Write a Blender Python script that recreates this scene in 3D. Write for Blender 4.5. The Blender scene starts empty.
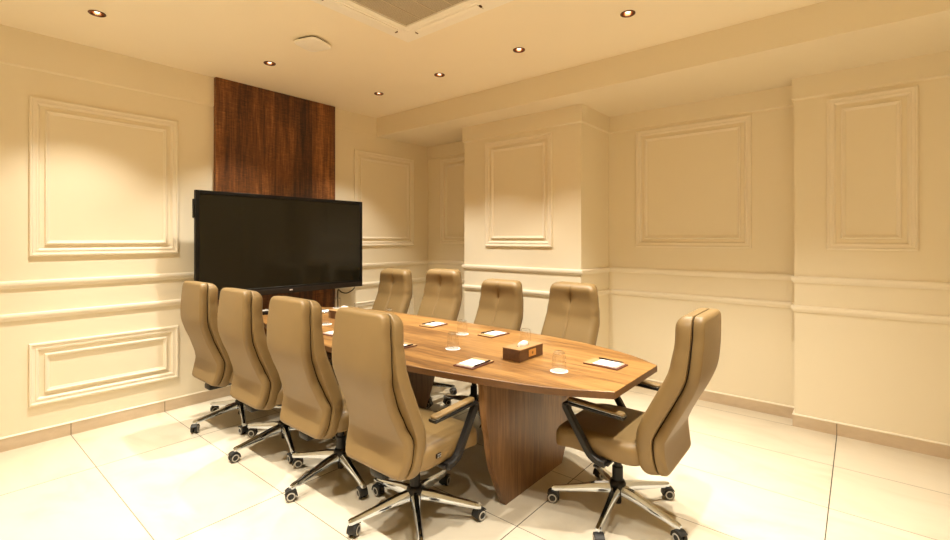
import bpy, bmesh, math, random
from mathutils import Vector, Matrix
PI = math.pi
R = math.radians
rnd = random.Random(7)
scene = bpy.context.scene
COL = scene.collection

# ------------------------------------------------------------------ helpers
def link(o, parent=None):
    COL.objects.link(o)
    if parent is not None:
        o.parent = parent
    return o

def mesh_obj(name, verts, faces, mats, parent=None, midx=None, smooth=True, loc=(0, 0, 0), rotz=0.0):
    me = bpy.data.meshes.new(name)
    me.from_pydata([tuple(v) for v in verts], [], faces)
    if not isinstance(mats, (list, tuple)):
        mats = [mats]
    for m in mats:
        me.materials.append(m)
    bm = bmesh.new(); bm.from_mesh(me)
    if midx:
        for i, f in enumerate(bm.faces):
            f.material_index = midx[i]
    bmesh.ops.recalc_face_normals(bm, faces=bm.faces)
    bm.to_mesh(me); bm.free()
    if smooth:
        for p in me.polygons:
            p.use_smooth = True
        try:
            me.set_sharp_from_angle(angle=R(38))
        except Exception:
            pass
    o = bpy.data.objects.new(name, me)
    o.location = loc
    o.rotation_euler = (0, 0, rotz)
    return link(o, parent)

def tag(o, label=None, cat=None, group=None, kind=None):
    if label: o['label'] = label
    if cat: o['category'] = cat
    if group: o['group'] = group
    if kind: o['kind'] = kind
    return o

def empty(name, loc, rotz=0.0):
    o = bpy.data.objects.new(name, None)
    o.empty_display_size = 0.1
    o.location = loc
    o.rotation_euler = (0, 0, rotz)
    return link(o)

def copy_tree(o, parent=None):
    c = o.copy()
    COL.objects.link(c)
    if parent is not None:
        c.parent = parent
    for ch in list(o.children):
        copy_tree(ch, c)
    return c

class MB:
    """collects shapes into one mesh"""
    def __init__(self):
        self.v = []; self.f = []; self.m = []
    def add(self, verts, faces, mi=0):
        n = len(self.v)
        self.v += [tuple(x) for x in verts]
        self.f += [tuple(i + n for i in f) for f in faces]
        self.m += [mi] * len(faces)
        return self
    def box(self, x0, x1, y0, y1, z0, z1, mi=0, bev=0.0, seg=2):
        bm = bmesh.new()
        bmesh.ops.create_cube(bm, size=1.0)
        for v in bm.verts:
            v.co = Vector(((x0 + x1) / 2 + v.co.x * (x1 - x0), (y0 + y1) / 2 + v.co.y * (y1 - y0), (z0 + z1) / 2 + v.co.z * (z1 - z0)))
        if bev > 0:
            bmesh.ops.bevel(bm, geom=bm.edges[:], offset=bev, segments=seg, affect='EDGES', profile=0.5)
        self.bm(bm, mi)
        return self
    def bm(self, bm, mi=0, mat=None):
        if mat is not None:
            bmesh.ops.transform(bm, matrix=mat, verts=bm.verts)
        bm.verts.index_update()
        self.add([v.co[:] for v in bm.verts], [[v.index for v in f.verts] for f in bm.faces], mi)
        bm.free()
    def lathe(self, prof, n=24, mi=0, c=(0, 0, 0), mat=None, close=True, mis=None):
        """prof: list of (r, z)"""
        vs = []; fs = []; ms = []
        for r, z in prof:
            for k in range(n):
                a = 2 * PI * k / n
                p = Vector((r * math.cos(a), r * math.sin(a), z))
                if mat is not None: p = mat @ p
                vs.append((p.x + c[0], p.y + c[1], p.z + c[2]))
        for i in range(len(prof) - 1):
            for k in range(n):
                k2 = (k + 1) % n
                fs.append((i * n + k, i * n + k2, (i + 1) * n + k2, (i + 1) * n + k))
                ms.append(mis[i] if mis else mi)
        if close:
            fs.append(tuple(range(n)))
            fs.append(tuple((len(prof) - 1) * n + k for k in range(n)))
            ms += [mis[0] if mis else mi, mis[-1] if mis else mi]
        k0 = len(self.v)
        self.v += vs
        self.f += [tuple(i + k0 for i in f) for f in fs]
        self.m += ms
        return self
    def tube(self, pts, r, n=10, mi=0):
        pts = [Vector(p) for p in pts]
        vs = []; fs = []
        up = Vector((0, 0, 1))
        for i, p in enumerate(pts):
            t = (pts[min(i + 1, len(pts) - 1)] - pts[max(i - 1, 0)]).normalized()
            a = t.cross(up)
            if a.length < 1e-3: a = t.cross(Vector((1, 0, 0)))
            a.normalize(); b = t.cross(a).normalized()
            for k in range(n):
                w = 2 * PI * k / n
                vs.append(p + a * (r * math.cos(w)) + b * (r * math.sin(w)))
        for i in range(len(pts) - 1):
            for k in range(n):
                k2 = (k + 1) % n
                fs.append((i * n + k, i * n + k2, (i + 1) * n + k2, (i + 1) * n + k))
        fs.append(tuple(range(n)))
        fs.append(tuple((len(pts) - 1) * n + k for k in range(n)))
        return self.add(vs, fs, mi)
    def ribbon(self, pts, halfw, halft, mi=0, lat=Vector((0, 1, 0)), prof=None):
        """bar with a rectangular, chamfered section swept along pts; lat = its lateral direction"""
        pts = [Vector(p) for p in pts]
        vs = []; fs = []
        c = 0.35 * min(halfw, halft)
        sec = [(-halfw + c, -halft), (halfw - c, -halft), (halfw, -halft + c), (halfw, halft - c), (halfw - c, halft), (-halfw + c, halft), (-halfw, halft - c), (-halfw, -halft + c)]
        n = len(sec)
        for i, p in enumerate(pts):
            t = (pts[min(i + 1, len(pts) - 1)] - pts[max(i - 1, 0)]).normalized()
            nn = t.cross(lat).normalized()
            kw, kt = prof(i / (len(pts) - 1)) if prof else (1.0, 1.0)
            for a, b in sec:
                vs.append(p + lat * (a * kw) + nn * (b * kt))
        for i in range(len(pts) - 1):
            for k in range(n):
                k2 = (k + 1) % n
                fs.append((i * n + k, i * n + k2, (i + 1) * n + k2, (i + 1) * n + k))
        fs.append(tuple(range(n)))
        fs.append(tuple((len(pts) - 1) * n + k for k in range(n)))
        return self.add(vs, fs, mi)
    def build(self, name, mats, parent=None, smooth=True, loc=(0, 0, 0), rotz=0.0):
        return mesh_obj(name, self.v, self.f, mats, parent, self.m, smooth, loc, rotz)

def catmull(pts, n=8):
    out = []
    P = [Vector(p) for p in pts]
    for i in range(len(P) - 1):
        p0 = P[max(i - 1, 0)]; p1 = P[i]; p2 = P[i + 1]; p3 = P[min(i + 2, len(P) - 1)]
        for k in range(n):
            t = k / n
            out.append(0.5 * ((2 * p1) + (-p0 + p2) * t + (2 * p0 - 5 * p1 + 4 * p2 - p3) * t * t + (-p0 + 3 * p1 - 3 * p2 + p3) * t ** 3))
    out.append(P[-1])
    return out

# ------------------------------------------------------------------ materials
class NT:
    def __init__(self, name):
        self.mat = bpy.data.materials.new(name)
        self.mat.use_nodes = True
        self.nt = self.mat.node_tree
        self.bsdf = self.nt.nodes['Principled BSDF']
        self.out = self.nt.nodes['Material Output']
    def n(self, typ, **kw):
        nd = self.nt.nodes.new(typ)
        for k, v in kw.items():
            setattr(nd, k, v)
        return nd
    def l(self, a, b):
        self.nt.links.new(a, b)
    def math(self, op, a, b=None, c=None):
        nd = self.n('ShaderNodeMath', operation=op)
        for i, x in enumerate((a, b, c)):
            if x is None: continue
            if isinstance(x, (int, float)): nd.inputs[i].default_value = x
            else: self.l(x, nd.inputs[i])
        return nd.outputs[0]
    def mix(self, fac, a, b, blend='MIX'):
        nd = self.n('ShaderNodeMix', data_type='RGBA', blend_type=blend)
        for s, x in ((nd.inputs[0], fac), (nd.inputs[6], a), (nd.inputs[7], b)):
            if isinstance(x, (int, float)): s.default_value = x
            elif isinstance(x, tuple): s.default_value = (x[0], x[1], x[2], 1)
            else: self.l(x, s)
        return nd.outputs[2]
    def ramp(self, fac, stops):
        nd = self.n('ShaderNodeValToRGB')
        el = nd.color_ramp.elements
        while len(el) < len(stops): el.new(0.5)
        for e, (p, c) in zip(el, stops):
            e.position = p; e.color = (c[0], c[1], c[2], 1)
        self.l(fac, nd.inputs[0])
        return nd.outputs[0]
    def coord(self, scale=(1, 1, 1), kind='Object'):
        tc = self.n('ShaderNodeTexCoord')
        mp = self.n('ShaderNodeMapping')
        mp.inputs['Scale'].default_value = scale
        self.l(tc.outputs[kind], mp.inputs['Vector'])
        return mp.outputs[0]
    def noise(self, vec, scale, detail=3, rough=0.5, dist=0.0):
        nd = self.n('ShaderNodeTexNoise')
        nd.inputs['Scale'].default_value = scale
        nd.inputs['Detail'].default_value = detail
        nd.inputs['Roughness'].default_value = rough
        nd.inputs['Distortion'].default_value = dist
        self.l(vec, nd.inputs['Vector'])
        return nd.outputs['Fac']
    def bump(self, h, strength, dist=0.002):
        nd = self.n('ShaderNodeBump')
        nd.inputs['Strength'].default_value = strength
        nd.inputs['Distance'].default_value = dist
        self.l(h, nd.inputs['Height'])
        self.l(nd.outputs[0], self.bsdf.inputs['Normal'])
    def set(self, **kw):
        for k, v in kw.items():
            s = self.bsdf.inputs[k]
            if isinstance(v, (int, float)): s.default_value = v
            elif isinstance(v, tuple): s.default_value = (v[0], v[1], v[2], 1)
            else: self.l(v, s)
        return self.mat

def plain(name, col, rough=0.5, metal=0.0, nscale=60, var=0.06, spec=0.5):
    t = NT(name)
    v = t.coord()
    f = t.noise(v, nscale, 3)
    c = t.mix(f, tuple(x * (1 - var) for x in col), tuple(min(1, x * (1 + var)) for x in col))
    t.set(**{'Base Color': c, 'Roughness': rough, 'Metallic': metal, 'Specular IOR Level': spec})
    return t.mat

def wood(name, stops, along='y', scale=1.0, rough=0.4, plank=0.0, plank_axis=0, figure=0.0, spec=0.5):
    t = NT(name)
    s = {'x': (0.9, 14, 14), 'y': (14, 0.9, 14), 'z': (14, 14, 0.9)}[along]
    s2 = {'x': (0.25, 3.2, 3.2), 'y': (3.2, 0.25, 3.2), 'z': (3.2, 3.2, 0.25)}[along]
    v = t.coord(tuple(a * scale for a in s))
    v2 = t.coord(tuple(a * scale for a in s2))
    fine = t.noise(v, 5.0, 5, 0.62, 0.3)
    broad = t.noise(v2, 2.2, 4, 0.55, 1.2)
    f = t.math('ADD', t.math('MULTIPLY', fine, 0.45), t.math('MULTIPLY', broad, 0.55))
    if plank > 0:
        tc = t.n('ShaderNodeTexCoord')
        sp = t.n('ShaderNodeSeparateXYZ'); t.l(tc.outputs['Object'], sp.inputs[0])
        cell = t.math('FLOOR', t.math('DIVIDE', sp.outputs[plank_axis], plank))
        wn = t.n('ShaderNodeTexWhiteNoise', noise_dimensions='1D'); t.l(cell, wn.inputs['W'])
        f = t.math('ADD', f, t.math('MULTIPLY', t.math('SUBTRACT', wn.outputs['Value'], 0.5), 0.16))
    if figure > 0:
        v3 = t.coord((9, 9, 70) if along == 'z' else (9, 70, 9))
        fg = t.noise(v3, 1.4, 2, 0.5, 1.5)
        patch = t.noise(t.coord((2.5, 2.5, 1.0)), 2.0, 2)
        f = t.math('ADD', f, t.math('MULTIPLY', t.math('MULTIPLY', t.math('SUBTRACT', fg, 0.5), patch), figure))
    col = t.ramp(f, stops)
    t.set(**{'Base Color': col, 'Roughness': rough, 'Specular IOR Level': spec})
    t.bump(fine, 0.08, 0.001)
    return t.mat

WALLC = (0.80, 0.725, 0.565)
def wall_mat():
    t = NT('cream wall paint')
    v = t.coord()
    f = t.noise(v, 1.3, 3)
    c = t.mix(f, tuple(x * 0.97 for x in WALLC), tuple(x * 1.02 for x in WALLC))
    t.set(**{'Base Color': c, 'Roughness': 0.62, 'Specular IOR Level': 0.3})
    t.bump(t.noise(v, 260, 2), 0.06, 0.0008)
    return t.mat
M_wall = wall_mat()
M_ceil = plain('ceiling paint', (0.90, 0.825, 0.665), 0.8, nscale=2, var=0.015, spec=0.2)
M_trim = plain('trim paint', (0.82, 0.75, 0.615), 0.45, nscale=3, var=0.01, spec=0.4)

TX0, TXS, TY0, TYS = 0.731, 0.6, 0.126, 1.2
def tile_mat():
    t = NT('cream porcelain floor tile')
    tc = t.n('ShaderNodeTexCoord')
    sp = t.n('ShaderNodeSeparateXYZ'); t.l(tc.outputs['Object'], sp.inputs[0])
    gx = t.math('DIVIDE', t.math('SUBTRACT', sp.outputs[0], TX0), TXS)
    gy = t.math('DIVIDE', t.math('SUBTRACT', sp.outputs[1], TY0), TYS)
    dx = t.math('MULTIPLY', t.math('ABSOLUTE', t.math('SUBTRACT', gx, t.math('ROUND', gx))), TXS)
    dy = t.math('MULTIPLY', t.math('ABSOLUTE', t.math('SUBTRACT', gy, t.math('ROUND', gy))), TYS)
    jx = t.math('LESS_THAN', dx, 0.0023)
    jy = t.math('LESS_THAN', dy, 0.0025)
    j = t.math('MAXIMUM', t.math('MULTIPLY', jx, 0.8), jy)
    cmb = t.n('ShaderNodeCombineXYZ')
    t.l(t.math('FLOOR', gx), cmb.inputs[0]); t.l(t.math('FLOOR', gy), cmb.inputs[1])
    wn = t.n('ShaderNodeTexWhiteNoise', noise_dimensions='2D'); t.l(cmb.outputs[0], wn.inputs['Vector'])
    va = t.n('ShaderNodeVectorMath', operation='MULTIPLY_ADD')
    t.l(wn.outputs['Color'], va.inputs[0]); va.inputs[1].default_value = (9, 9, 9); t.l(tc.outputs['Object'], va.inputs[2])
    mp = t.n('ShaderNodeMapping'); mp.inputs['Scale'].default_value = (1.6, 0.8, 1); t.l(va.outputs[0], mp.inputs['Vector'])
    cl = t.noise(mp.outputs[0], 2.4, 6, 0.6, 0.8)
    c = t.ramp(cl, [(0.25, (0.525, 0.455, 0.34)), (0.5, (0.61, 0.55, 0.435)), (0.75, (0.64, 0.585, 0.47))])
    c = t.mix(t.math('MULTIPLY', wn.outputs['Value'], 0.10), c, (0.51, 0.435, 0.315))
    c = t.mix(j, c, (0.05, 0.043, 0.032))
    t.set(**{'Base Color': c, 'Roughness': t.math('ADD', 0.30, t.math('MULTIPLY', j, 0.4)), 'Specular IOR Level': 0.45})
    return t.mat
M_tile = tile_mat()

def skirting_mat(axis, step, off, name):
    t = NT(name)
    tc = t.n('ShaderNodeTexCoord')
    sp = t.n('ShaderNodeSeparateXYZ'); t.l(tc.outputs['Object'], sp.inputs[0])
    g = t.math('DIVIDE', t.math('SUBTRACT', sp.outputs[axis], off), step)
    d = t.math('MULTIPLY', t.math('ABSOLUTE', t.math('SUBTRACT', g, t.math('ROUND', g))), step)
    j = t.math('LESS_THAN', d, 0.0022)
    cl = t.noise(t.coord((1.5, 1.5, 4)), 3.0, 5, 0.6, 0.6)
    c = t.ramp(cl, [(0.25, (0.50, 0.39, 0.265)), (0.7, (0.62, 0.50, 0.36))])
    c = t.mix(j, c, (0.10, 0.075, 0.045))
    t.set(**{'Base Color': c, 'Roughness': 0.35})
    return t.mat
M_skirt_x = skirting_mat(0, 0.6, TX0, 'stone skirting along the tv wall')
M_skirt_y = skirting_mat(1, 1.2, TY0, 'stone skirting along the side wall')

def leather_mat():
    t = NT('taupe tan leather')
    v = t.coord()
    f = t.noise(v, 5, 3)
    c = t.mix(f, (0.180, 0.1165, 0.0455), (0.214, 0.139, 0.056))
    vo = t.n('ShaderNodeTexVoronoi'); vo.inputs['Scale'].default_value = 420
    t.l(v, vo.inputs['Vector'])
    t.set(**{'Base Color': c, 'Roughness': 0.46, 'Specular IOR Level': 0.42})
    t.bump(t.math('ADD', vo.outputs['Distance'], t.math('MULTIPLY', t.noise(v, 26, 3), 0.8)), 0.10, 0.0015)
    return t.mat
M_leather = leather_mat()
M_piping = plain('dark brown piping', (0.022, 0.013, 0.007), 0.8, spec=0.1)
M_black = plain('black nylon plastic', (0.012, 0.010, 0.009), 0.42, spec=0.3)
M_rubber = plain('black caster rubber', (0.014, 0.013, 0.012), 0.55)
M_grey = plain('light grey caster ring', (0.42, 0.40, 0.36), 0.4)
M_chrome = plain('polished chrome', (0.64, 0.69, 0.77), 0.08, 1.0, var=0.02)
M_bronze = plain('dark copper lamp rim', (0.16, 0.075, 0.04), 0.32, 1.0)
M_copper = plain('copper reflector', (0.75, 0.42, 0.24), 0.22, 1.0)
M_table = wood('golden brown table veneer', [(0.36, (0.105, 0.046, 0.011)), (0.45, (0.185, 0.086, 0.023)), (0.53, (0.27, 0.136, 0.038)), (0.66, (0.36, 0.195, 0.062))], 'y', 1.0, 0.36)
M_edge = wood('table edge band', [(0.3, (0.075, 0.032, 0.009)), (0.7, (0.140, 0.062, 0.018))], 'y', 1.0, 0.45)
M_leg = wood('walnut table leg veneer', [(0.34, (0.085, 0.038, 0.013)), (0.48, (0.17, 0.083, 0.030)), (0.66, (0.30, 0.16, 0.065))], 'z', 1.0, 0.4)
M_panel = wood('dark walnut wall veneer', [(0.34, (0.022, 0.007, 0.002)), (0.46, (0.085, 0.027, 0.007)), (0.57, (0.17, 0.058, 0.014)), (0.70, (0.34, 0.135, 0.038))], 'z', 1.0, 0.42, plank=0.205, plank_axis=0, figure=0.55)
M_boxwood = wood('dark brown box wood', [(0.3, (0.060, 0.024, 0.008)), (0.7, (0.125, 0.054, 0.020))], 'x', 3.0, 0.45)
M_boxtop = wood('light box lid veneer', [(0.3, (0.26, 0.145, 0.055)), (0.7, (0.38, 0.225, 0.095))], 'y', 3.0, 0.4)
M_gold = plain('brushed gold plate', (0.72, 0.45, 0.16), 0.35, 0.8)
M_paper = plain('white paper', (0.86, 0.85, 0.82), 0.8, nscale=20, var=0.01)
M_print = plain('pink printed band', (0.55, 0.33, 0.25), 0.7)
M_boardred = plain('reddish brown pad board', (0.095, 0.028, 0.014), 0.5, spec=0.25)
M_boardtan = plain('tan leather flap', (0.36, 0.215, 0.09), 0.45)
M_pen = plain('black pen plastic', (0.012, 0.012, 0.014), 0.25)
M_tvbody = plain('black tv bezel', (0.006, 0.005, 0.004), 0.4, spec=0.2)
M_tvbar = plain('dark tv base bar', (0.016, 0.011, 0.007), 0.5, spec=0.2)
M_mark = plain('pale maker mark', (0.62, 0.56, 0.52), 0.5)
M_white = plain('white plastic', (0.93, 0.90, 0.82), 0.4, nscale=10, var=0.01)
M_cable = plain('black cable', (0.02, 0.015, 0.012), 0.5)

def screen_mat():
    t = NT('dark glossy screen')
    f = t.noise(t.coord(), 3, 2)
    c = t.mix(f, (0.009, 0.008, 0.0045), (0.011, 0.0095, 0.0055))
    t.set(**{'Base Color': c, 'Roughness': 0.12, 'Specular IOR Level': 0.30})
    return t.mat
M_screen = screen_mat()

def grille_mat():
    t = NT('beige woven ac filter mesh')
    tc = t.n('ShaderNodeTexCoord')
    sp = t.n('ShaderNodeSeparateXYZ'); t.l(tc.outputs['Object'], sp.inputs[0])
    w = []
    for k in (0, 1):
        fr = t.math('FRACT', t.math('MULTIPLY', sp.outputs[k], 1 / 0.011))
        w.append(t.math('LESS_THAN', t.math('ABSOLUTE', t.math('SUBTRACT', fr, 0.5)), 0.30))
    hole = t.math('MULTIPLY', w[0], w[1])
    c = t.mix(hole, (0.50, 0.44, 0.33), (0.27, 0.225, 0.155))
    t.set(**{'Base Color': c, 'Roughness': 0.7})
    return t.mat
M_grille = grille_mat()
M_grillebar = plain('beige grille bar', (0.58, 0.51, 0.38), 0.6)

def emis(name, col, s):
    t = NT(name)
    f = t.noise(t.coord(), 30, 1)
    c = t.mix(f, col, tuple(min(1, x * 1.02) for x in col))
    t.set(**{'Base Color': col, 'Emission Color': c, 'Emission Strength': s})
    return t.mat
M_bulb = emis('glowing halogen bulb', (1.0, 0.80, 0.55), 3.5)

def glass_mat():
    t = NT('clear drinking glass')
    tr = t.n('ShaderNodeBsdfTransparent'); tr.inputs[0].default_value = (0.985, 0.985, 0.98, 1)
    gl = t.n('ShaderNodeBsdfGlossy'); gl.inputs['Roughness'].default_value = 0.12
    lw = t.n('ShaderNodeLayerWeight'); lw.inputs['Blend'].default_value = 0.35
    f = t.math('ADD', 0.09, t.math('MULTIPLY', t.math('POWER', lw.outputs['Facing'], 2.6), 0.8))
    mx = t.n('ShaderNodeMixShader')
    t.l(f, mx.inputs[0]); t.l(tr.outputs[0], mx.inputs[1]); t.l(gl.outputs[0], mx.inputs[2])
    t.l(mx.outputs[0], t.out.inputs['Surface'])
    return t.mat
M_glass = glass_mat()

# ------------------------------------------------------------------ room
CAMH = 1.448
WY = 4.486                       # tv wall
ZC = 2.90                        # ceiling
ZS = 2.68                        # underside of the dropped soffit
XS = 3.55                        # face of the soffit
XL, YB = -0.85, -1.25            # walls behind and left of the camera
XA, XB, XC, XD = 4.42, 3.90, 4.509, 4.336
YA, YM, YN = 3.385, 1.965, 0.385
T = 0.12

# floor
mb = MB().box(XL - T, XC + T, YB - T, WY + T, -0.06, 0.0)
tag(mb.build('floor', M_tile, smooth=False), kind='structure')

# walls as prisms
def wall_prism(name, poly, z0=0.0, z1=ZC, mat=M_wall):
    n = len(poly)
    vs = [(x, y, z0) for x, y in poly] + [(x, y, z1) for x, y in poly]
    fs = [tuple(range(n)), tuple(range(n, 2 * n))] + [(i, (i + 1) % n, n + (i + 1) % n, n + i) for i in range(n)]
    return tag(mesh_obj(name, vs, fs, mat, smooth=False), kind='structure')
wall_prism('wall_front', [(XL - T, WY), (XC + T, WY), (XC + T, WY + T), (XL - T, WY + T)])
wall_prism('wall_right', [(XA, WY), (XA, YA), (XB, YA), (XB, YM), (XC, YM), (XC, YN), (XD, YN), (XD, YB), (XC + T, YB), (XC + T, WY)])
wall_prism('wall_left', [(XL, YB), (XL, WY), (XL - T, WY), (XL - T, YB)])
wall_prism('wall_back', [(XL - T, YB), (XL - T, YB - T), (XC + T, YB - T), (XC + T, YB)])

# ceiling with round cut-outs for the recessed lamps
LAMPS = [(0.746, 3.78), (1.87, 3.756), (2.957, 3.70), (2.962, 2.863), (2.96, 2.013), (2.93, 1.148),
         (0.746, 2.87), (0.746, 2.01), (0.746, 1.15), (0.746, 0.29), (1.86, 0.29), (2.95, 0.29)]
RH = 0.040
bm = bmesh.new()
def loop(pts):
    v = [bm.verts.new(p) for p in pts]
    return [bm.edges.new((v[i], v[(i + 1) % len(v)])) for i in range(len(v))]
es = loop([(XL - T, YB - T, ZC), (XC + T, YB - T, ZC), (XC + T, WY + T, ZC), (XL - T, WY + T, ZC)])
for x, y in LAMPS:
    es += loop([(x + RH * math.cos(2 * PI * k / 24), y + RH * math.sin(2 * PI * k / 24), ZC) for k in range(24)])
bmesh.ops.triangle_fill(bm, edges=es, use_beauty=True, use_dissolve=False)
me = bpy.data.meshes.new('ceiling'); bm.to_mesh(me); bm.free()
me.materials.append(M_ceil)
ceil = link(bpy.data.objects.new('ceiling', me)); tag(ceil, kind='structure')
mb = MB().box(XS, XC + T, YB, WY, ZS, ZC)
tag(mb.build('ceiling_soffit', M_wall, smooth=False), kind='structure')

# mitred sweep of a profile along a plan path (interior on the right-hand side of the path)
def sweep(pts, prof):
    n = len(pts); m = len(prof)
    P = [Vector((x, y)) for x, y in pts]
    vs = []; fs = []
    nor = []
    for i in range(n - 1):
        d = (P[i + 1] - P[i]).normalized()
        nor.append(Vector((d.y, -d.x)))
    for i in range(n):
        a = nor[max(i - 1, 0)]; b = nor[min(i, n - 2)]
        mv = a + b
        mv = mv / mv.dot(a) if abs(mv.dot(a)) > 1e-6 else a
        for o, z in prof:
            q = P[i] + mv * o
            vs.append((q.x, q.y, z))
    for i in range(n - 1):
        for k in range(m):
            k2 = (k + 1) % m
            fs.append((i * m + k, i * m + k2, (i + 1) * m + k2, (i + 1) * m + k))
    fs.append(tuple(range(m))); fs.append(tuple((n - 1) * m + k for k in range(m)))
    return vs, fs
RPATH = [(XA, WY), (XA, YA), (XB, YA), (XB, YM), (XC, YM), (XC, YN), (XD, YN), (XD, YB)]
TPATHS = [[(XL, WY), (1.736, WY)], [(2.968, WY), (XA, WY)]]
def rail_prof(z0, z1, d=0.021):
    h = z1 - z0
    return [(0, z0), (0.008, z0), (0.011, z0 + 0.18 * h), (0.018, z0 + 0.34 * h), (d, z0 + 0.55 * h), (d, z0 + 0.78 * h), (0.018, z0 + 0.93 * h), (0.010, z1), (0, z1)]
TR = [0]
def trim(vs_fs_list, mat=M_trim, smooth=True, name=None):
    TR[0] += 1
    mb = MB()
    for vs, fs in vs_fs_list: mb.add(vs, fs)
    return tag(mb.build(name or 'trim_%d' % TR[0], mat, smooth=smooth), kind='structure')
for z0, z1 in ((1.103, 1.155), (0.880, 0.930)):
    trim([sweep(p, rail_prof(z0, z1)) for p in TPATHS])
    trim([sweep(RPATH, rail_prof(z0 + 0.006, z1 + 0.006))])
# frieze bands at the top of the walls
def band(z0, z1, d=0.012):
    return [(0, z0), (d, z0 + 0.012), (d, z1), (0, z1)]
trim([sweep([(XL, WY), (1.736, WY)], band(2.638, ZC, 0.009)), sweep([(2.968, WY), (XS, WY)], band(2.676, ZC, 0.004))], M_wall, False)
trim([sweep(RPATH, band(2.513, ZS, 0.017))], M_wall, False)
# skirting
SK = [(0, 0.0), (0.011, 0.0), (0.011, 0.087), (0, 0.087)]
CAP = [(0, 0.087), (0.013, 0.087), (0.013, 0.093), (0.004, 0.098), (0, 0.098)]
def skirt(name, paths, mat):
    mb = MB()
    for p in paths:
        mb.add(*sweep(p, SK), mi=0); mb.add(*sweep(p, CAP), mi=1)
    return tag(mb.build(name, [mat, M_trim], smooth=False), kind='structure')
skirt('baseboard_front', [[(XL, WY), (XA, WY)]], M_skirt_x)
skirt('baseboard_right', [RPATH], M_skirt_y)

# panel mouldings: mitred frames on a wall
def frame_ring(a0, a1, z0, z1, prof, to3d):
    """prof: (inset, height); to3d(a, z, h) -> point"""
    m = len(prof); vs = []; fs = []
    for ca, cz in ((0, 0), (1, 0), (1, 1), (0, 1)):
        for d, hgt in prof:
            a = a0 + d if ca == 0 else a1 - d
            z = z0 + d if cz == 0 else z1 - d
            vs.append(to3d(a, z, hgt))
    for i in range(4):
        j = (i + 1) % 4
        for k in range(m):
            k2 = (k + 1) % m
            fs.append((i * m + k, i * m + k2, j * m + k2, j * m + k))
    return vs, fs
OUT = [(0, 0.0), (0.0, 0.016), (0.004, 0.0205), (0.013, 0.0214), (0.018, 0.0143), (0.033, 0.0125), (0.036, 0.016), (0.044, 0.0152), (0.054, 0.0036), (0.055, 0.0)]
INN = [(0, 0.0), (0.0, 0.0106), (0.004, 0.0159), (0.011, 0.017), (0.016, 0.0095), (0.027, 0.0054), (0.028, 0.0)]
def on_tv(a, z, h): return (a, WY - h, z)
def on_x(X): return lambda a, z, h: (X - h, a, z)
def panel(a0, a1, z0, z1, f, gap=0.082):
    trim([frame_ring(a0, a1, z0, z1, OUT, f), frame_ring(a0 + gap, a1 - gap, z0 + gap, z1 - gap, INN, f)], smooth=False)
panel(0.508, 1.430, 1.325, 2.450, on_tv)
panel(0.505, 1.432, 0.268, 0.708, on_tv)
panel(3.226, 4.148, 1.362, 2.478, on_tv)
panel(3.226, 4.148, 0.268, 0.708, on_tv)
panel(-0.62, 0.235, 1.325, 2.450, on_tv)
panel(-0.62, 0.235, 0.268, 0.708, on_tv)
panel(3.53, 4.247, 1.375, 2.486, on_x(XA))
panel(2.265, 3.082, 1.366, 2.472, on_x(XB))
panel(0.699, 1.683, 1.365, 2.495, on_x(XC))
panel(-0.309, 0.186, 1.364, 2.487, on_x(XD))

# dark veneer panel behind the tv
mb = MB().box(1.716, 2.945, 4.436, WY - 0.0005, 0.30, ZC - 0.002, bev=0.002, seg=1)
o = mb.build('wall_panel', M_panel, smooth=False)
tag(o, 'tall dark walnut veneer panel on the wall behind the television', 'wall panel')

# ------------------------------------------------------------------ recessed lamps
WARM = (1.0, 0.925, 0.79)
def make_lamp():
    t = empty('recessed_spotlight', (0, 0, ZC))
    MB().lathe([(0.0395, 0.004), (0.047, 0.0), (0.047, -0.004), (0.043, -0.0065), (0.0375, -0.005), (0.0365, 0.006)], 32, close=False).build('trim_ring', M_bronze, t)
    MB().lathe([(0.0365, 0.004), (0.035, 0.012), (0.030, 0.026), (0.022, 0.038), (0.0, 0.040)], 32, close=False).build('reflector', M_copper, t)
    MB().lathe([(0.0, 0.003), (0.010, 0.004), (0.016, 0.010), (0.017, 0.020), (0.013, 0.034)], 20, close=False).build('bulb', M_bulb, t)
    return t
WHERE = ['recessed copper spotlight in the ceiling, nearest the upper left corner',
         'recessed copper spotlight in the ceiling above the left end of the dark wood panel',
         'recessed copper spotlight in the ceiling nearest the start of the dropped soffit',
         'recessed copper spotlight second from the soffit corner along the dropped soffit',
         'recessed copper spotlight beside the corner of the ceiling air conditioner, third along the soffit',
         'recessed copper spotlight nearest the viewer at the top right']
lamp0 = make_lamp()
def set_lamp(o, x, y, label):
    o.location = (x, y, ZC)
    tag(o, label, 'ceiling light', 'recessed spotlights in the ceiling')
lamps = [lamp0] + [copy_tree(lamp0) for _ in LAMPS[1:6]]
for o, (x, y), lb in zip(lamps, LAMPS[:6], WHERE):
    set_lamp(o, x, y, lb)
for i, (x, y) in enumerate(LAMPS[6:]):
    o = copy_tree(lamp0)
    set_lamp(o, x, y, 'recessed copper spotlight in the ceiling beyond the edges of the photo')
for i, (x, y) in enumerate(LAMPS):
    # a halogen reflector lamp: bright narrow beam inside a weaker wide spill
    for nm, e, size, blend in (('spill', 96.0, 91, 0.55), ('beam', 180.0, 66, 1.0)):
        ld = bpy.data.lights.new('spot_' + nm, 'SPOT')
        ld.energy = e
        ld.color = WARM
        ld.spot_size = R(size)
        ld.spot_blend = blend
        ld.shadow_soft_size = 0.028
        lo = bpy.data.objects.new('spot_lamp_' + nm, ld)
        lo.location = (x, y, ZC - 0.012)
        link(lo)

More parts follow.
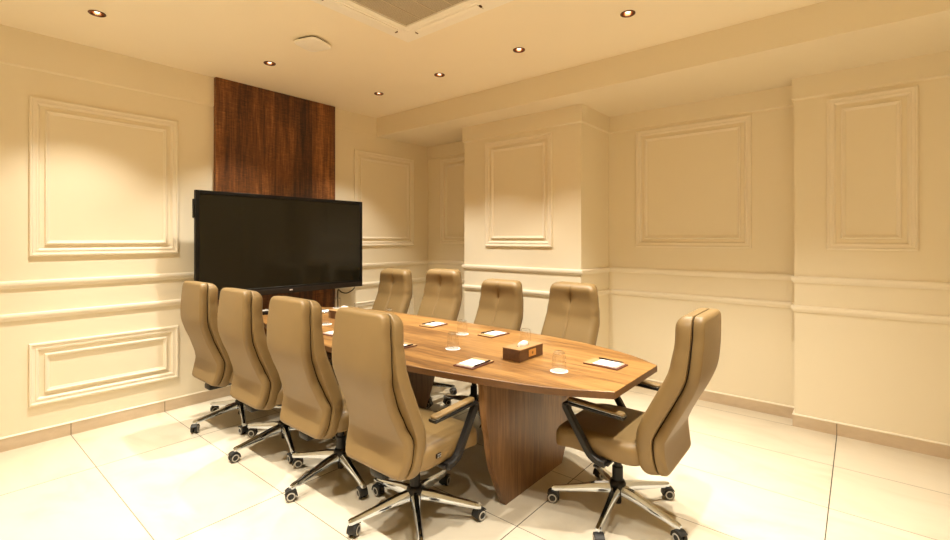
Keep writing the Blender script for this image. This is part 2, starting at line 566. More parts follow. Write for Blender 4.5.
# ------------------------------------------------------------------ ceiling air conditioner
ac = tag(empty('ceiling_air_conditioner', (1.826, 2.068, ZC)), 'square cream cassette air conditioner set in the ceiling', 'air conditioner')
H = 0.474; G = 0.285
def ring_quad(mb, o, i, zo, zi, mi=0):
    vs = []
    for h, z in ((o, zo), (i, zi)):
        vs += [(-h, -h, z), (h, -h, z), (h, h, z), (-h, h, z)]
    mb.add(vs, [(k, (k + 1) % 4, 4 + (k + 1) % 4, 4 + k) for k in range(4)], mi)
mb = MB()
ring_quad(mb, H, H, 0.0, -0.014); ring_quad(mb, H, H - 0.006, -0.014, -0.020)
ring_quad(mb, H - 0.006, G + 0.045, -0.020, -0.026); ring_quad(mb, G + 0.045, G + 0.041, -0.026, -0.020)
ring_quad(mb, G + 0.041, G + 0.036, -0.020, -0.026); ring_quad(mb, G + 0.036, G, -0.026, -0.026); ring_quad(mb, G, G, -0.026, -0.012)
mb.build('fascia', M_white, ac, smooth=False)
MB().add([(-G, -G, -0.014), (G, -G, -0.014), (G, G, -0.014), (-G, G, -0.014)], [(0, 1, 2, 3)]).build('intake_grille', M_grille, ac, smooth=False)
for k in range(3):
    y = -G + G * 2 * (k + 1) / 4 - 0.0
    MB().box(-G + 0.001, G - 0.001, y - 0.003, y + 0.003, -0.017, -0.0145).build('grille_bar', M_grillebar, ac, smooth=False)
for k in range(4):
    mb = MB()
    vs = []
    L = 0.275
    sec = [(0.352, -0.0235), (0.352, -0.030), (0.375, -0.034), (0.412, -0.031), (0.425, -0.024)]
    for a in (-L, L):
        vs += [(a, d, z) for d, z in sec]
    n = len(sec)
    mb.add(vs, [(i, i + 1, n + i + 1, n + i) for i in range(n - 1)] + [tuple(range(n)), tuple(range(n, 2 * n))])
    for a in (-L - 0.008, L + 0.008):
        mb.box(a - 0.004, a + 0.004, 0.372, 0.392, -0.035, -0.0245, mi=1)
    f = mb.build('louvre_flap', [M_white, M_edge], ac, smooth=False)
    f.rotation_euler = (0, 0, k * PI / 2)

# ------------------------------------------------------------------ ceiling access point
t = tag(empty('wireless_access_point', (1.868, 3.10, ZC), R(17)), 'small rounded square white access point on the ceiling', 'access point')
def squircle(w, p, n=48):
    out = []
    for k in range(n):
        a = 2 * PI * k / n
        c, s = math.cos(a), math.sin(a)
        r = w / ((abs(c) ** p + abs(s) ** p) ** (1 / p))
        out.append((r * c, r * s))
    return out
def stack(mb, rings, mi=0):
    n = len(rings[0][0]); vs = []
    for r, z in rings: vs += [(x, y, z) for x, y in r]
    fs = []
    for i in range(len(rings) - 1):
        fs += [(i * n + k, i * n + (k + 1) % n, (i + 1) * n + (k + 1) % n, (i + 1) * n + k) for k in range(n)]
    fs += [tuple(range(n)), tuple((len(rings) - 1) * n + k for k in range(n))]
    mb.add(vs, fs, mi)
mb = MB(); stack(mb, [(squircle(0.086, 4.5), 0.0), (squircle(0.086, 4.5), -0.014)]); mb.build('mounting_base', M_piping, t)
mb = MB(); stack(mb, [(squircle(0.103, 5), -0.014), (squircle(0.106, 5), -0.018), (squircle(0.106, 5), -0.024), (squircle(0.103, 5), -0.028), (squircle(0.098, 5), -0.0295)]); mb.build('cover', M_white, t)

# ------------------------------------------------------------------ television
TX, TX2, TZ, TZ2 = 1.480, 3.158, 0.924, 1.855
TF = 4.236
tv = tag(empty('television', ((TX + TX2) / 2, TF, TZ)), 'large black flat screen television mounted on the dark wood panel', 'television')
cx = (TX + TX2) / 2; hw = (TX2 - TX) / 2; hh = TZ2 - TZ
mb = MB()
mb.box(-hw, hw, 0.010, 0.036, 0.0, hh, bev=0.004)
for (x0, x1, z0, z1) in ((-hw, -hw + 0.032, 0.0, hh), (hw - 0.032, hw, 0.0, hh), (-hw + 0.032, hw - 0.032, hh - 0.030, hh), (-hw + 0.032, hw - 0.032, 0.0, 0.070)):
    mb.box(x0, x1, 0.0, 0.016, z0, z1, bev=0.002, seg=1)
mb.build('casing', M_tvbody, tv)
MB().box(-hw + 0.032, hw - 0.032, 0.006, 0.0125, 0.070, hh - 0.030).build('screen', M_screen, tv, smooth=False)
MB().box(-hw + 0.01, hw - 0.01, -0.006, 0.0, 0.004, 0.050, bev=0.002, seg=1).build('bottom_bar', M_tvbar, tv)
mb = MB()
for x0 in (0.0, 0.016):
    mb.box(x0 - 0.0165, x0 - 0.004, -0.0072, -0.006, 0.024, 0.036)
mb.build('maker_mark', M_mark, tv, smooth=False)
mb = MB(); mb.box(-hw - 0.014, -hw, 0.006, 0.034, hh - 0.235, hh - 0.075, bev=0.005)
mb.build('side_handle', M_tvbody, tv)
MB().box(-0.40, 0.40, 0.036, 0.1995, 0.25, 0.70, bev=0.004).build('wall_mount', M_black, tv)

# cable hanging below the tv
pts = catmull([(3.10, 4.300, 0.905), (3.07, 4.31, 0.875), (3.02, 4.33, 0.852), (2.975, 4.36, 0.862), (2.972, 4.42, 0.885), (2.985, 4.450, 0.80), (2.993, 4.458, 0.70), (2.993, 4.458, 0.45)], 8)
tag(MB().tube([(3.10, 4.300, 0.921)] + pts, 0.006, 8).build('hanging_cable', M_cable), 'thin black cable looping below the right corner of the television', 'cable')
mb = MB().box(2.9635, 2.985, 4.466, WY - 0.0005, 0.099, 0.876, bev=0.003, seg=1)
tag(mb.build('cable_cover', M_white, smooth=False), 'slim white cable duct beside the lower right edge of the wood panel', 'cable duct')

# ------------------------------------------------------------------ boardroom table
TT = 0.750; TB = 0.715
right = [(2.610, 0.857), (2.742, 1.063), (2.842, 1.350), (2.895, 1.70), (2.918, 2.10), (2.925, 2.56)]
left = [(2.033, 0.857), (1.900, 1.117), (1.822, 1.416), (1.757, 1.755), (1.718, 2.10), (1.702, 2.56)]
YC = 2.56
def curve(pts):
    return [(p.x, p.y) for p in catmull([(x, y, 0) for x, y in pts], 5)]
rc = curve(right); lc = curve(left)
rr = rc + [(x, 2 * YC - y) for x, y in reversed(rc[:-1])]
ll = lc + [(x, 2 * YC - y) for x, y in reversed(lc[:-1])]
outline = rr + ll[::-1]
def inset(o, d):
    P = [Vector(p) for p in o]; n = len(P); out = []
    for i in range(n):
        a = (P[i] - P[i - 1]).normalized(); b = (P[(i + 1) % n] - P[i]).normalized()
        na = Vector((-a.y, a.x)); nb = Vector((-b.y, b.x)); m = na + nb; m = m / m.dot(na)
        q = P[i] + m * d; out.append((q.x, q.y))
    return out
tbl = tag(empty('boardroom_table', (2.355, YC, 0)), 'long boat-shaped golden brown wooden conference table between the chairs', 'table')
def loc2(o): return [(x - 2.355, y - YC) for x, y in o]
mb = MB()
O = loc2(outline); I1 = loc2(inset(outline, 0.0025))
n = len(O)
vs = [(x, y, TB) for x, y in O] + [(x, y, TT - 0.0025) for x, y in O] + [(x, y, TT) for x, y in I1]
mb.add(vs, [tuple(range(n))], 1)
mb.add(vs, [(k, (k + 1) % n, n + (k + 1) % n, n + k) for k in range(n)], 1)
mb.add(vs, [(n + k, n + (k + 1) % n, 2 * n + (k + 1) % n, 2 * n + k) for k in range(n)] + [tuple(range(2 * n, 3 * n))], 0)
mb.build('tabletop', [M_table, M_edge], tbl, smooth=False)
prof = [(0.309, 0.0), (0.352, 0.085), (0.390, 0.168), (0.420, 0.235), (0.440, 0.309), (0.460, 0.420), (0.478, 0.500), (0.494, 0.600), (0.503, TB)]
pc = [(p.x, p.y) for p in catmull([(a, z, 0) for a, z in prof], 3)]
for y0 in (1.478, 2.752, 3.436):
    vs = []; m = len(pc)
    for yy in (y0 - YC, y0 - YC + 0.038):
        vs += [(-a, yy, z) for a, z in pc] + [(a, yy, z) for a, z in reversed(pc)]
    k = 2 * m
    fs = [tuple(range(k)), tuple(range(k, 2 * k))] + [(i, (i + 1) % k, k + (i + 1) % k, k + i) for i in range(k)]
    mesh_obj('leg', vs, fs, M_leg, tbl, smooth=False)
MB().box(-0.05, 0.05, 1.537 - YC, 3.435 - YC, TB - 0.075, TB - 0.0005).build('support_beam', M_edge, tbl, smooth=False)

# ------------------------------------------------------------------ office chair
def axis_samples(half, r, nmid, centre=False):
    e = [0.0, 0.06, 0.18, 0.38, 0.62, 0.85, 1.0]
    a = [-half + r * x for x in e]
    inner = half - r
    a += [-inner + 2 * inner * k / nmid for k in range(1, nmid)]
    b = sorted(a + [-x for x in a[:len(e)]] + ([-0.018, -0.011, -0.005, 0.0, 0.005, 0.011, 0.018] if centre else []))
    return [x for i, x in enumerate(b) if i == 0 or x - b[i - 1] > 1e-6]

def pillow(W, L, Rc, T, r, nv, ns, back_r=0.0):
    """rounded slab. returns (list of (v, s, t), faces): v in +-W/2, s in +-L/2, t 0..T"""
    av = axis_samples(W / 2, max(r, Rc * 0.6), nv, W > 0.3); as_ = axis_samples(L / 2, max(r, Rc * 0.6), ns)
    ix, iy = W / 2 - Rc, L / 2 - Rc
    nx, ny = len(av), len(as_)
    pts = []
    for s in as_:
        for v in av:
            cx_, cy_ = max(-ix, min(ix, v)), max(-iy, min(iy, s))
            dx, dy = v - cx_, s - cy_
            if dx and dy:
                m = max(abs(dx), abs(dy)); h = math.hypot(dx, dy)
                dx *= m / h; dy *= m / h
            x, y = cx_ + dx, cy_ + dy
            qx, qy = abs(x) - ix, abs(y) - iy
            d = Rc - (math.hypot(max(qx, 0), max(qy, 0)) + min(max(qx, qy), 0))
            d = max(0.0, d)
            pts.append((x, y, d))
    def prof(d, rr):
        return 0.0 if d >= rr else rr - math.sqrt(max(0, rr * rr - (rr - d) ** 2))
    V = [(x, y, T - prof(d, r)) for x, y, d in pts] + [(x, y, prof(d, back_r) if back_r else 0.0) for x, y, d in pts]
    N = nx * ny
    F = []
    for j in range(ny - 1):
        for i in range(nx - 1):
            a = j * nx + i
            F.append((a, a + 1, a + nx + 1, a + nx))
            F.append((N + a, N + a + nx, N + a + nx + 1, N + a + 1))
    b = [i for i in range(nx)] + [j * nx + nx - 1 for j in range(1, ny)] + [(ny - 1) * nx + i for i in range(nx - 2, -1, -1)] + [j * nx for j in range(ny - 2, 0, -1)]
    for k in range(len(b)):
        p, q = b[k], b[(k + 1) % len(b)]
        F.append((p, q, N + q, N + p))
    return V, F

BACK = [(-0.268, 0.362), (-0.245, 0.430), (-0.228, 0.515), (-0.238, 0.570), (-0.282, 0.690), (-0.322, 0.795), (-0.338, 0.870), (-0.338, 0.980), (-0.333, 1.060), (-0.326, 1.127)]
bc = [(p.x, p.y) for p in catmull([(a + 0.016, b, 0) for a, b in BACK], 10)]
cum = [0.0]
for i in range(1, len(bc)): cum.append(cum[-1] + math.hypot(bc[i][0] - bc[i - 1][0], bc[i][1] - bc[i - 1][1]))
BL = cum[-1]
def back_at(s):
    s = max(0, min(BL, s))
    for i in range(1, len(cum)):
        if cum[i] >= s: break
    t = (s - cum[i - 1]) / (cum[i] - cum[i - 1])
    u = bc[i - 1][0] + (bc[i][0] - bc[i - 1][0]) * t
    z = bc[i - 1][1] + (bc[i][1] - bc[i - 1][1]) * t
    a = bc[max(0, i - 4)]; b = bc[min(len(bc) - 1, i + 3)]
    du, dz = b[0] - a[0], b[1] - a[1]
    h = math.hypot(du, dz)
    return u, z, dz / h, -du / h          # forward normal (nu, nz)
HW = [(0.36, 0.222), (0.45, 0.238), (0.53, 0.236), (0.62, 0.206), (0.70, 0.193), (0.78, 0.202), (0.87, 0.216), (0.95, 0.213), (1.05, 0.201), (1.14, 0.189)]
HWC = [(0.36, 0.222), (0.45, 0.240), (0.55, 0.244), (0.70, 0.240), (0.80, 0.238), (0.90, 0.229), (1.0, 0.217), (1.13, 0.200)]
def halfw(z, HW=HW):
    for (z0, w0), (z1, w1) in zip(HW, HW[1:]):
        if z <= z1:
            t = max(0, min(1, (z - z0) / (z1 - z0))); t = t * t * (3 - 2 * t)
            return w0 + (w1 - w0) * t
    return HW[-1][1]
def gauss(x, c, s): return math.exp(-((x - c) / s) ** 2)

def back_slab(T, r, Rc, sign, off, w_in, feature=None, back_r=0.004, s_in=0.0, taper=0.0, hw=HW):
    V, F = pillow(0.44, BL - 2 * s_in, Rc, T, r, 14, 46, back_r)
    out = []
    for v, s, t in V:
        u, z, nu, nz = back_at(s + BL / 2)
        k = (halfw(z, hw) - w_in) / 0.22
        tt = t
        if taper:
            q = max(0.0, min(1.0, (z - 0.99) / 0.14)); t = t * (1 - taper * q * q)
        tt = t
        if feature and t > T * 0.4: tt = t + feature(v / 0.22, z)
        tt = off + tt * 1.0
        out.append((u + sign * nu * tt, v * k, z + sign * nz * tt))
    return out, F
def cushion_feature(a, z):
    f = 0.010 * (1 - a * a) * (0.4 + 0.6 * gauss(z, 0.55, 0.2))
    f += 0.007 * gauss(z, 1.095, 0.040)
    f -= 0.011 * gauss(z, 0.995, 0.070) * (1 - 0.35 * a * a)
    f -= 0.007 * gauss(a, 0, 0.030) * (1 if z < 1.10 else 0.5)
    f -= 0.012 * gauss(a, 0, 0.13) * gauss(z, 0.985, 0.060)
    return f
def back_feature(a, z):
    return 0.010 * (1 - a * a) * gauss(z, 0.85, 0.3)

def make_caster(parent, name='caster'):
    mb = MB()
    mb.lathe([(0.0055, 0.045), (0.0055, 0.066)], 12)
    rot = Matrix.Rotation(PI / 2, 3, 'X')
    for s in (-1, 1):
        pr = [(0.004, 0.004), (0.022, 0.004), (0.0275, 0.007), (0.0290, 0.013), (0.0275, 0.021), (0.0235, 0.024), (0.0165, 0.0245), (0.0160, 0.022), (0.006, 0.022)]
        pr = [(a, s * b) for a, b in pr]
        mb.lathe(pr, 24, c=(-0.016, 0, 0.029), mat=rot, mis=[0, 0, 0, 0, 0, 1, 1, 0])
    # hood over the wheels
    vs = []; n = 11
    for yy in (-0.022, 0.022):
        for rr in (0.0305, 0.036):
            for k in range(n):
                a = R(-8) + R(150) * k / (n - 1)
                vs.append((-0.016 + rr * math.cos(a), yy, 0.029 + rr * math.sin(a)))
    fs = []
    for k in range(n - 1):
        fs += [(n + k, n + k + 1, 3 * n + k + 1, 3 * n + k), (k, k + 1, 2 * n + k + 1, 2 * n + k), (k, k + 1, n + k + 1, n + k), (2 * n + k, 2 * n + k + 1, 3 * n + k + 1, 3 * n + k)]
    fs += [(0, n, 3 * n, 2 * n), (n - 1, 2 * n - 1, 4 * n - 1, 3 * n - 1)]
    mb.add(vs, fs, 0)
    return mb.build(name, [M_rubber, M_grey], parent)

def make_chair():
    c = empty('office_chair', (0, 0, 0))
    # seat cushion
    V, F = pillow(0.50, 0.475, 0.075, 0.105, 0.042, 14, 14, 0.02)
    out = []
    for v, s, t in V:
        u = s + 0.030; z = 0.372 + t
        if t > 0.05:
            z += 0.010 * (1 - (v / 0.25) ** 2) * (1 - (s / 0.24) ** 2) - 0.008 * gauss(v, 0, 0.012)*0
        if u > 0.12:
            z -= 0.030 * ((u - 0.12) / 0.15) ** 2
        k = 1.0 - 0.05 * max(0, (u - 0.05) / 0.2)
        out.append((u, v * k, z))
    seat = mesh_obj('seat', out, F, M_leather, c)
    mb = MB()
    mb.box(-0.101, -0.066, -0.2535, -0.249, 0.414, 0.436, bev=0.002, seg=1)
    mb.box(-0.093, -0.069, -0.2555, -0.2535, 0.428, 0.433, mi=1)
    mb.box(-0.093, -0.085, -0.2555, -0.2535, 0.417, 0.424, mi=1)
    mb.box(-0.081, -0.069, -0.2555, -0.2535, 0.417, 0.424, mi=1)
    tg = mb.build('maker_tag', [M_piping, M_chrome], seat, smooth=False)
    tg['label'] = 'small metal maker tag'
    # backrest
    bv, bf = back_slab(0.080, 0.044, 0.058, 1, 0.0028, 0.0, cushion_feature, taper=0.35, hw=HWC)
    mesh_obj('back_cushion', bv, bf, M_leather, c)
    sv, sf = back_slab(0.044, 0.022, 0.038, -1, 0.0028, 0.012, back_feature)
    mesh_obj('back_shell', sv, sf, M_leather, c)['label'] = 'tan leather rear panel'
    pv, pf = back_slab(0.008, 0.003, 0.048, 1, -0.004, 0.014, None, 0.003, 0.013)
    mesh_obj('piping', pv, pf, M_piping, c)
    # armrests
    for s in (-1, 1):
        y = s * 0.268
        lat = Vector((0, 1, 0))
        path = catmull([(-0.045, y, 0.364), (-0.01, y, 0.368), (0.028, y, 0.386), (0.060, y, 0.428), (0.112, y, 0.510), (0.162, y, 0.592), (0.158, y, 0.611), (0.125, y, 0.617), (0.02, y, 0.613), (-0.140, y, 0.606)], 6)
        mb = MB()
        mb.ribbon(path, 0.0185, 0.0175, prof=lambda q: (1.0, 1.0) if q < 0.56 else ((1.0 + 0.36 * min(1, (q - 0.56) / 0.15)), 1.0 - 0.60 * min(1, (q - 0.56) / 0.15)))
        mb.box(-0.060, 0.010, min(y, s * 0.10), max(y, s * 0.10), 0.352, 0.368, bev=0.004)
        mb.lathe([(0.004, -0.0006), (0.0, 0.0006)], 8, c=(0, y, 0.36))
        af = mb.build('armrest', M_black, c)
        V, F = pillow(0.042, 0.290, 0.018, 0.012, 0.006, 6, 12, 0.002)
        ov = [(s2 + 0.004, v2 + y, 0.6255 + t2 + 0.008 * (s2 / 0.15)) for v2, s2, t2 in V]
        mesh_obj('arm_pad', ov, F, M_leather, af)['label'] = 'tan leather arm pad'
        V, F = pillow(0.047, 0.300, 0.021, 0.003, 0.001, 6, 12, 0.001)
        ov = [(s2 + 0.004, v2 + y, 0.6228 + t2 + 0.008 * (s2 / 0.15)) for v2, s2, t2 in V]
        mesh_obj('pad_trim', ov, F, M_chrome, af)['label'] = 'thin chrome strip under the pad'
    # mechanism, column, hub
    mb = MB()
    mb.box(-0.175, 0.115, -0.085, 0.085, 0.318, 0.371, bev=0.012)
    mb.box(-0.255, -0.12, -0.05, 0.05, 0.300, 0.345, bev=0.014)
    mb.tube([(0.0, 0.08, 0.345), (0.0, 0.20, 0.338), (0.0, 0.235, 0.336)], 0.006)
    mb.box(-0.018, 0.018, 0.21, 0.27, 0.331, 0.341, bev=0.003)
    mb.build('tilt_mechanism', M_black, c)
    MB().lathe([(0.020, 0.20), (0.020, 0.322)], 20).lathe([(0.028, 0.16), (0.028, 0.238), (0.024, 0.243)], 20).build('gas_column', M_black, c)
    MB().lathe([(0.036, 0.095), (0.043, 0.105), (0.043, 0.150), (0.036, 0.166), (0.029, 0.170)], 24).lathe([(0.018, 0.045), (0.020, 0.052), (0.018, 0.096)], 16).build('base_hub', M_black, c)
    # five star legs, each carrying its caster
    for k in range(5):
        mb = MB()
        sec0 = [(-0.024, 0.108), (0.024, 0.108), (0.020, 0.148), (-0.020, 0.148)]
        st = [(0.034, 0.023, 0.104, 0.148), (0.10, 0.021, 0.098, 0.140), (0.20, 0.017, 0.084, 0.117), (0.30, 0.0145, 0.070, 0.096), (0.332, 0.0145, 0.066, 0.091), (0.346, 0.010, 0.066, 0.086)]
        vs = []
        for x, w, z0, z1 in st:
            vs += [(x, -w, z0), (x, w, z0), (x, w, z0 + 0.6 * (z1 - z0)), (x, w * 0.55, z1), (x, -w * 0.55, z1), (x, -w, z0 + 0.6 * (z1 - z0))]
        fs = []
        for i in range(len(st) - 1):
            fs += [(i * 6 + q, i * 6 + (q + 1) % 6, (i + 1) * 6 + (q + 1) % 6, (i + 1) * 6 + q) for q in range(6)]
        fs += [tuple(range(6)), tuple((len(st) - 1) * 6 + q for q in range(6))]
        mb.add(vs, fs)
        lg = mb.build('base_leg', M_chrome, c, smooth=True)
        lg['label'] = 'chrome star base leg'
        lg.rotation_euler = (0, 0, 2 * PI * k / 5)
        cs = make_caster(lg)
        cs.location = (0.326, 0, 0)
    return c

CG = 'tan leather office chairs around the conference table'
chairs = [
    # x, y, heading, star phase (world), back tilt, label
    (1.664, 3.815, 0.0, 34, 0, 'tan high-back leather chair seen from behind, farthest left, nearest the television'),
    (1.660, 3.120, 0.0, 35, 0, 'tan high-back leather chair seen from behind, second from the left wall'),
    (1.663, 2.445, 0.0, 41, 0, 'tan high-back leather chair seen from behind, just left of the nearest left-hand chair'),
    (1.658, 1.780, 0.0, 16, 0, 'large tan high-back leather chair seen from behind, nearest on the left side of the table'),
    (2.90, 3.790, 182.0, 10, 4, 'tan leather chair facing us across the table, nearest the television'),
    (2.94, 3.125, 180.0, 30, 3, 'tan leather chair facing us across the table, second from the television'),
    (2.925, 2.435, 178.0, 16, 4, 'tan leather chair facing us across the table, third from the television'),
    (3.03, 1.803, 176.0, 55, 4, 'tan leather chair facing us across the table, behind the near tissue box'),
    (2.385, 0.990, 91.0, -29, 6, 'tan leather chair at the near end of the table, seen from its side'),
]
proto = make_chair()
for i, (x, y, hd, ph, tilt, lb) in enumerate(chairs):
    o = proto if i == 0 else copy_tree(proto)
    o.location = (x, y, 0); o.rotation_euler = (0, 0, R(hd))
    tag(o, lb, 'chair', CG)
    k = 0
    lift = {0: -0.003, 1: -0.006, 2: -0.008, 3: -0.010, 4: 0.012, 5: 0.035, 6: -0.025, 7: -0.020}.get(i, 0.0)      # gas lifts stand at slightly different heights
    for ch in o.children:
        if ch.name.split('.')[0] in ('seat', 'back_cushion', 'back_shell', 'piping', 'armrest', 'tilt_mechanism'):
            ch.location.z += lift if ch.name.startswith(('back', 'piping')) else abs(lift) * 0.6 * (i > 3)
        if tilt and ch.name.split('.')[0] in ('back_cushion', 'back_shell', 'piping'):
            # the back reclines about a pivot under the seat
            pv_ = Vector((-0.10, 0, 0.10)); rm = Matrix.Rotation(R(-tilt), 3, 'Y')
            ch.rotation_euler = (0, R(-tilt), 0); ch.location = pv_ - rm @ pv_ + Vector((0, 0, lift))
        if ch.name.startswith('base_leg'):
            ch.rotation_euler = (0, 0, R(72 * k + ph - hd)); k += 1
            for cc in ch.children:
                cc.rotation_euler = (0, 0, R(0 if (i, k) in ((2, 4), (3, 2)) else 180 if (i, k) in ((3, 1), (8, 3)) else rnd.uniform(0, 360)))

# ------------------------------------------------------------------ things on the table
def make_glass():
    pr_o = [(0.0370, 0.0), (0.0365, 0.03), (0.0345, 0.075), (0.0315, 0.094), (0.024, 0.101), (0.0, 0.102)]
    pr_i = [(0.0, 0.092), (0.022, 0.091), (0.0285, 0.086), (0.0320, 0.073), (0.0345, 0.03), (0.0352, 0.0)]
    mb = MB().lathe(pr_o[:4], 40, close=False).lathe([(0.0315, 0.094), (0.030, 0.0985), (0.024, 0.101), (0.0, 0.102)], 40, close=False)
    mb.lathe([(0.0, 0.089), (0.022, 0.089), (0.0285, 0.091), (0.0315, 0.094)], 40, close=False)
    mb.lathe([(0.0362, 0.0), (0.0376, 0.0), (0.0376, 0.0022), (0.0362, 0.0022)], 40)
    return mb.build('drinking_glass', M_glass)
def make_coaster():
    return MB().lathe([(0.045, 0.0), (0.0468, 0.0008), (0.0468, 0.0024), (0.0455, 0.003)], 36).build('coaster', M_paper)
cups = [(2.160, 1.215, 'beside the tissue box nearest the near table end'),
        (2.170, 1.980, 'standing left of the near tissue box'),
        (2.545, 2.230, 'in front of the third chair across the table'),
        (2.560, 1.690, 'behind the near tissue box'),
        (2.131, 3.341, 'between the two nearest left-hand chair backs'),
        (2.560, 3.060, 'just above the nearest left-hand chair back'),
        (2.715, 4.050, 'at the far table end below the television')]
g0 = make_glass(); c0 = make_coaster()
for i, (x, y, w) in enumerate(cups):
    g = g0 if i == 0 else copy_tree(g0); c = c0 if i == 0 else copy_tree(c0)
    c.location = (x, y, TT + 0.0002); g.location = (x + 0.001, y + 0.001, TT + 0.0034)
    tag(g, 'clear upturned glass ' + w, 'glass', 'upturned glasses on the table')
    tag(c, 'white coaster under the glass ' + w, 'coaster', 'white coasters on the table')

def make_pad():
    t = empty('note_pad', (0, 0, TT))
    # local: x along the long side (top flap at -x), y across
    MB().box(-0.102, 0.102, -0.068, 0.068, 0.0002, 0.006, bev=0.0015, seg=1).build('board', M_boardred, t, smooth=False)
    MB().box(-0.100, -0.052, -0.066, 0.066, 0.006, 0.0085, bev=0.001, seg=1).build('flap', M_boardtan, t, smooth=False)
    mb = MB().box(-0.050, 0.088, -0.054, 0.048, 0.0062, 0.0105)
    mb.box(0.068, 0.088, -0.054, 0.048, 0.01051, 0.01075, mi=1)
    mb.build('paper_sheets', [M_paper, M_print], t, smooth=False)
    pn = MB().tube([(-0.070, 0.0600, 0.0135), (0.070, 0.0570, 0.0135)], 0.0037, 10).tube([(0.070, 0.0570, 0.0135), (0.078, 0.0568, 0.0135)], 0.002, 8).box(-0.062, -0.025, 0.0575, 0.0605, 0.0167, 0.0182)
    pn = pn.build('ballpoint_pen', M_pen)
    return t, pn
pads = [  # x, y, heading of +x (deg), label
    (2.440, 1.082, -90, 'in front of the chair at the near table end'),
    (1.985, 1.652, 180, 'at the left table edge near the tissue box'),
    (2.680, 2.045, 0, 'in front of the third chair across the table'),
    (2.665, 2.640, 0, 'in front of the second chair across the table'),
    (1.985, 2.285, 180, 'half hidden behind the nearest left-hand chair'),
    (1.990, 2.965, 180, 'between the two nearest left-hand chair backs'),
    (2.13, 4.07, 90, 'at the far table end below the television'),
    (2.475, 3.920, 0, 'just beyond the far tissue box'),
]
p0, n0 = make_pad()
for i, (x, y, hd, w) in enumerate(pads):
    p = p0 if i == 0 else copy_tree(p0); q = n0 if i == 0 else copy_tree(n0)
    for o in (p, q):
        o.location = (x, y, TT); o.rotation_euler = (0, 0, R(hd + (3 if i % 2 else -3)))
    tag(p, 'white note pad on brown board ' + w, 'note pad', 'note pads laid on the table')
    tag(q, 'black pen on the pad ' + w, 'pen', 'black pens on the note pads')

def make_tissue_box():
    t = empty('tissue_box', (0, 0, TT))
    mb = MB()
    mb.box(-0.120, 0.120, -0.061, 0.061, 0.0002, 0.066, bev=0.002, seg=1)
    mb.build('body', M_boxwood, t, smooth=False)
    # lid with an oval slot
    bm = bmesh.new()
    def lp(pts):
        v = [bm.verts.new(p) for p in pts]
        return [bm.edges.new((v[i], v[(i + 1) % len(v)])) for i in range(len(v))]
    es = lp([(-0.121, -0.062, 0), (0.121, -0.062, 0), (0.121, 0.062, 0), (-0.121, 0.062, 0)])
    es += lp([(0.055 * math.cos(2 * PI * k / 24), 0.022 * math.sin(2 * PI * k / 24), 0) for k in range(24)])
    bmesh.ops.triangle_fill(bm, edges=es, use_beauty=True, use_dissolve=False)
    r = bmesh.ops.extrude_face_region(bm, geom=bm.faces[:])
    for e in r['geom']:
        if isinstance(e, bmesh.types.BMVert): e.co.z += 0.004
    mb = MB(); mb.bm(bm, 0, Matrix.Translation((0, 0, 0.0663)))
    mb.build('lid', M_boxtop, t, smooth=False)
    mb = MB()
    mb.box(-0.032, 0.042, -0.0632, -0.0612, 0.016, 0.056, bev=0.0008, seg=1)
    plate = mb.build('name_plate', M_gold, t, smooth=False)
    mb = MB()
    for k in range(6):
        a0 = 2 * PI * k / 6
        mb.box(0.005 + 0.006 * math.cos(a0) - 0.002, 0.005 + 0.006 * math.cos(a0) + 0.002, -0.0640, -0.0632, 0.036 + 0.006 * math.sin(a0) - 0.002, 0.036 + 0.006 * math.sin(a0) + 0.002)
    mb.box(0.003, 0.007, -0.0640, -0.0632, 0.033, 0.039)
    mb.build('emblem', M_edge, plate, smooth=False)
    # pulled tissue: a pinched fold standing out of the slot
    vs = []; fs = []; n = 28
    for j, (rx, ry, z, wv, sh) in enumerate([(0.046, 0.018, 0.0665, 0.0, 0.0), (0.045, 0.019, 0.074, 0.10, 0.001), (0.040, 0.016, 0.083, 0.16, 0.003), (0.030, 0.010, 0.091, 0.20, 0.006), (0.017, 0.004, 0.097, 0.15, 0.010)]):
        for k in range(n):
            a = 2 * PI * k / n
            w = 1 + wv * math.sin(5 * a + 0.7 * j) + 0.5 * wv * math.sin(9 * a)
            vs.append((rx * w * math.cos(a) - sh, ry * w * math.sin(a) - sh * 0.6, z + 0.002 * math.sin(3 * a + j)))
    for j in range(4):
        fs += [(j * n + k, j * n + (k + 1) % n, (j + 1) * n + (k + 1) % n, (j + 1) * n + k) for k in range(n)]
    fs.append(tuple(4 * n + k for k in range(n))); fs.append(tuple(range(n)))
    mesh_obj('tissue', vs, fs, M_paper, t)
    return t
tb = make_tissue_box()
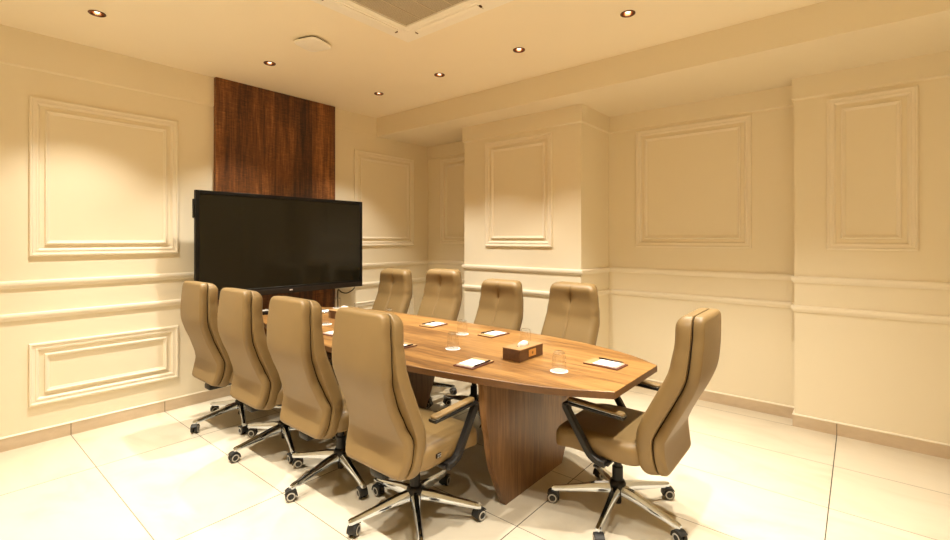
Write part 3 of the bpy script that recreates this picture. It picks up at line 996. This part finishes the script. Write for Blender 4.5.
tb.location = (2.288, 1.527, TT); tb.rotation_euler = (0, 0, R(-1))
tag(tb, 'dark wooden tissue box with gold plate on the near half of the table', 'tissue box', 'wooden tissue boxes on the table')
tb2 = copy_tree(tb)
tb2.location = (2.445, 3.545, TT); tb2.rotation_euler = (0, 0, R(2))
tag(tb2, 'small wooden tissue box at the far end of the table below the television', 'tissue box', 'wooden tissue boxes on the table')

# small dark device at the far left corner of the table
t = tag(empty('control_unit', (2.045, 4.215, TT), R(-8)), 'small black tabletop unit with silver top at the far left table corner', 'device')
MB().box(-0.045, 0.045, -0.032, 0.032, 0.0003, 0.034, bev=0.004).build('body', M_black, t)
MB().box(-0.042, 0.042, -0.029, 0.029, 0.0343, 0.040, bev=0.002, seg=1).build('top_plate', M_grey, t)
MB().lathe([(0.006, 0.0403), (0.006, 0.052), (0.004, 0.054)], 14, c=(0.018, 0.006, 0)).build('knob', M_chrome, t)

# ------------------------------------------------------------------ world, camera, view
w = bpy.data.worlds.new('World'); scene.world = w; w.use_nodes = True
w.node_tree.nodes['Background'].inputs[0].default_value = (1.0, 0.8, 0.55, 1)
w.node_tree.nodes['Background'].inputs[1].default_value = 0.0
F_PX, YH, YAW = 463.475, 238.642, R(39.6444)
cd = bpy.data.cameras.new('camera')
cd.sensor_fit = 'HORIZONTAL'; cd.sensor_width = 36.0
cd.lens = F_PX / 950 * 36.0
cd.shift_y = -(270 - YH) / 950
cd.clip_start = 0.02
cam = link(bpy.data.objects.new('camera', cd))
cam.location = (0, 0, CAMH)
# forward = X*cos + Y*sin of the yaw
cam.rotation_euler = (PI / 2, 0, YAW - PI / 2)
scene.camera = cam
vs_ = scene.view_settings
vs_.view_transform = 'Standard'; vs_.look = 'None'; vs_.gamma = 1.0; vs_.use_curve_mapping = False
vs_.exposure = 0.06
scene.cycles.max_bounces = 12
scene.cycles.diffuse_bounces = 8
scene.cycles.use_denoising = True
scene.cycles.caustics_reflective = False
scene.cycles.sample_clamp_indirect = 4.0
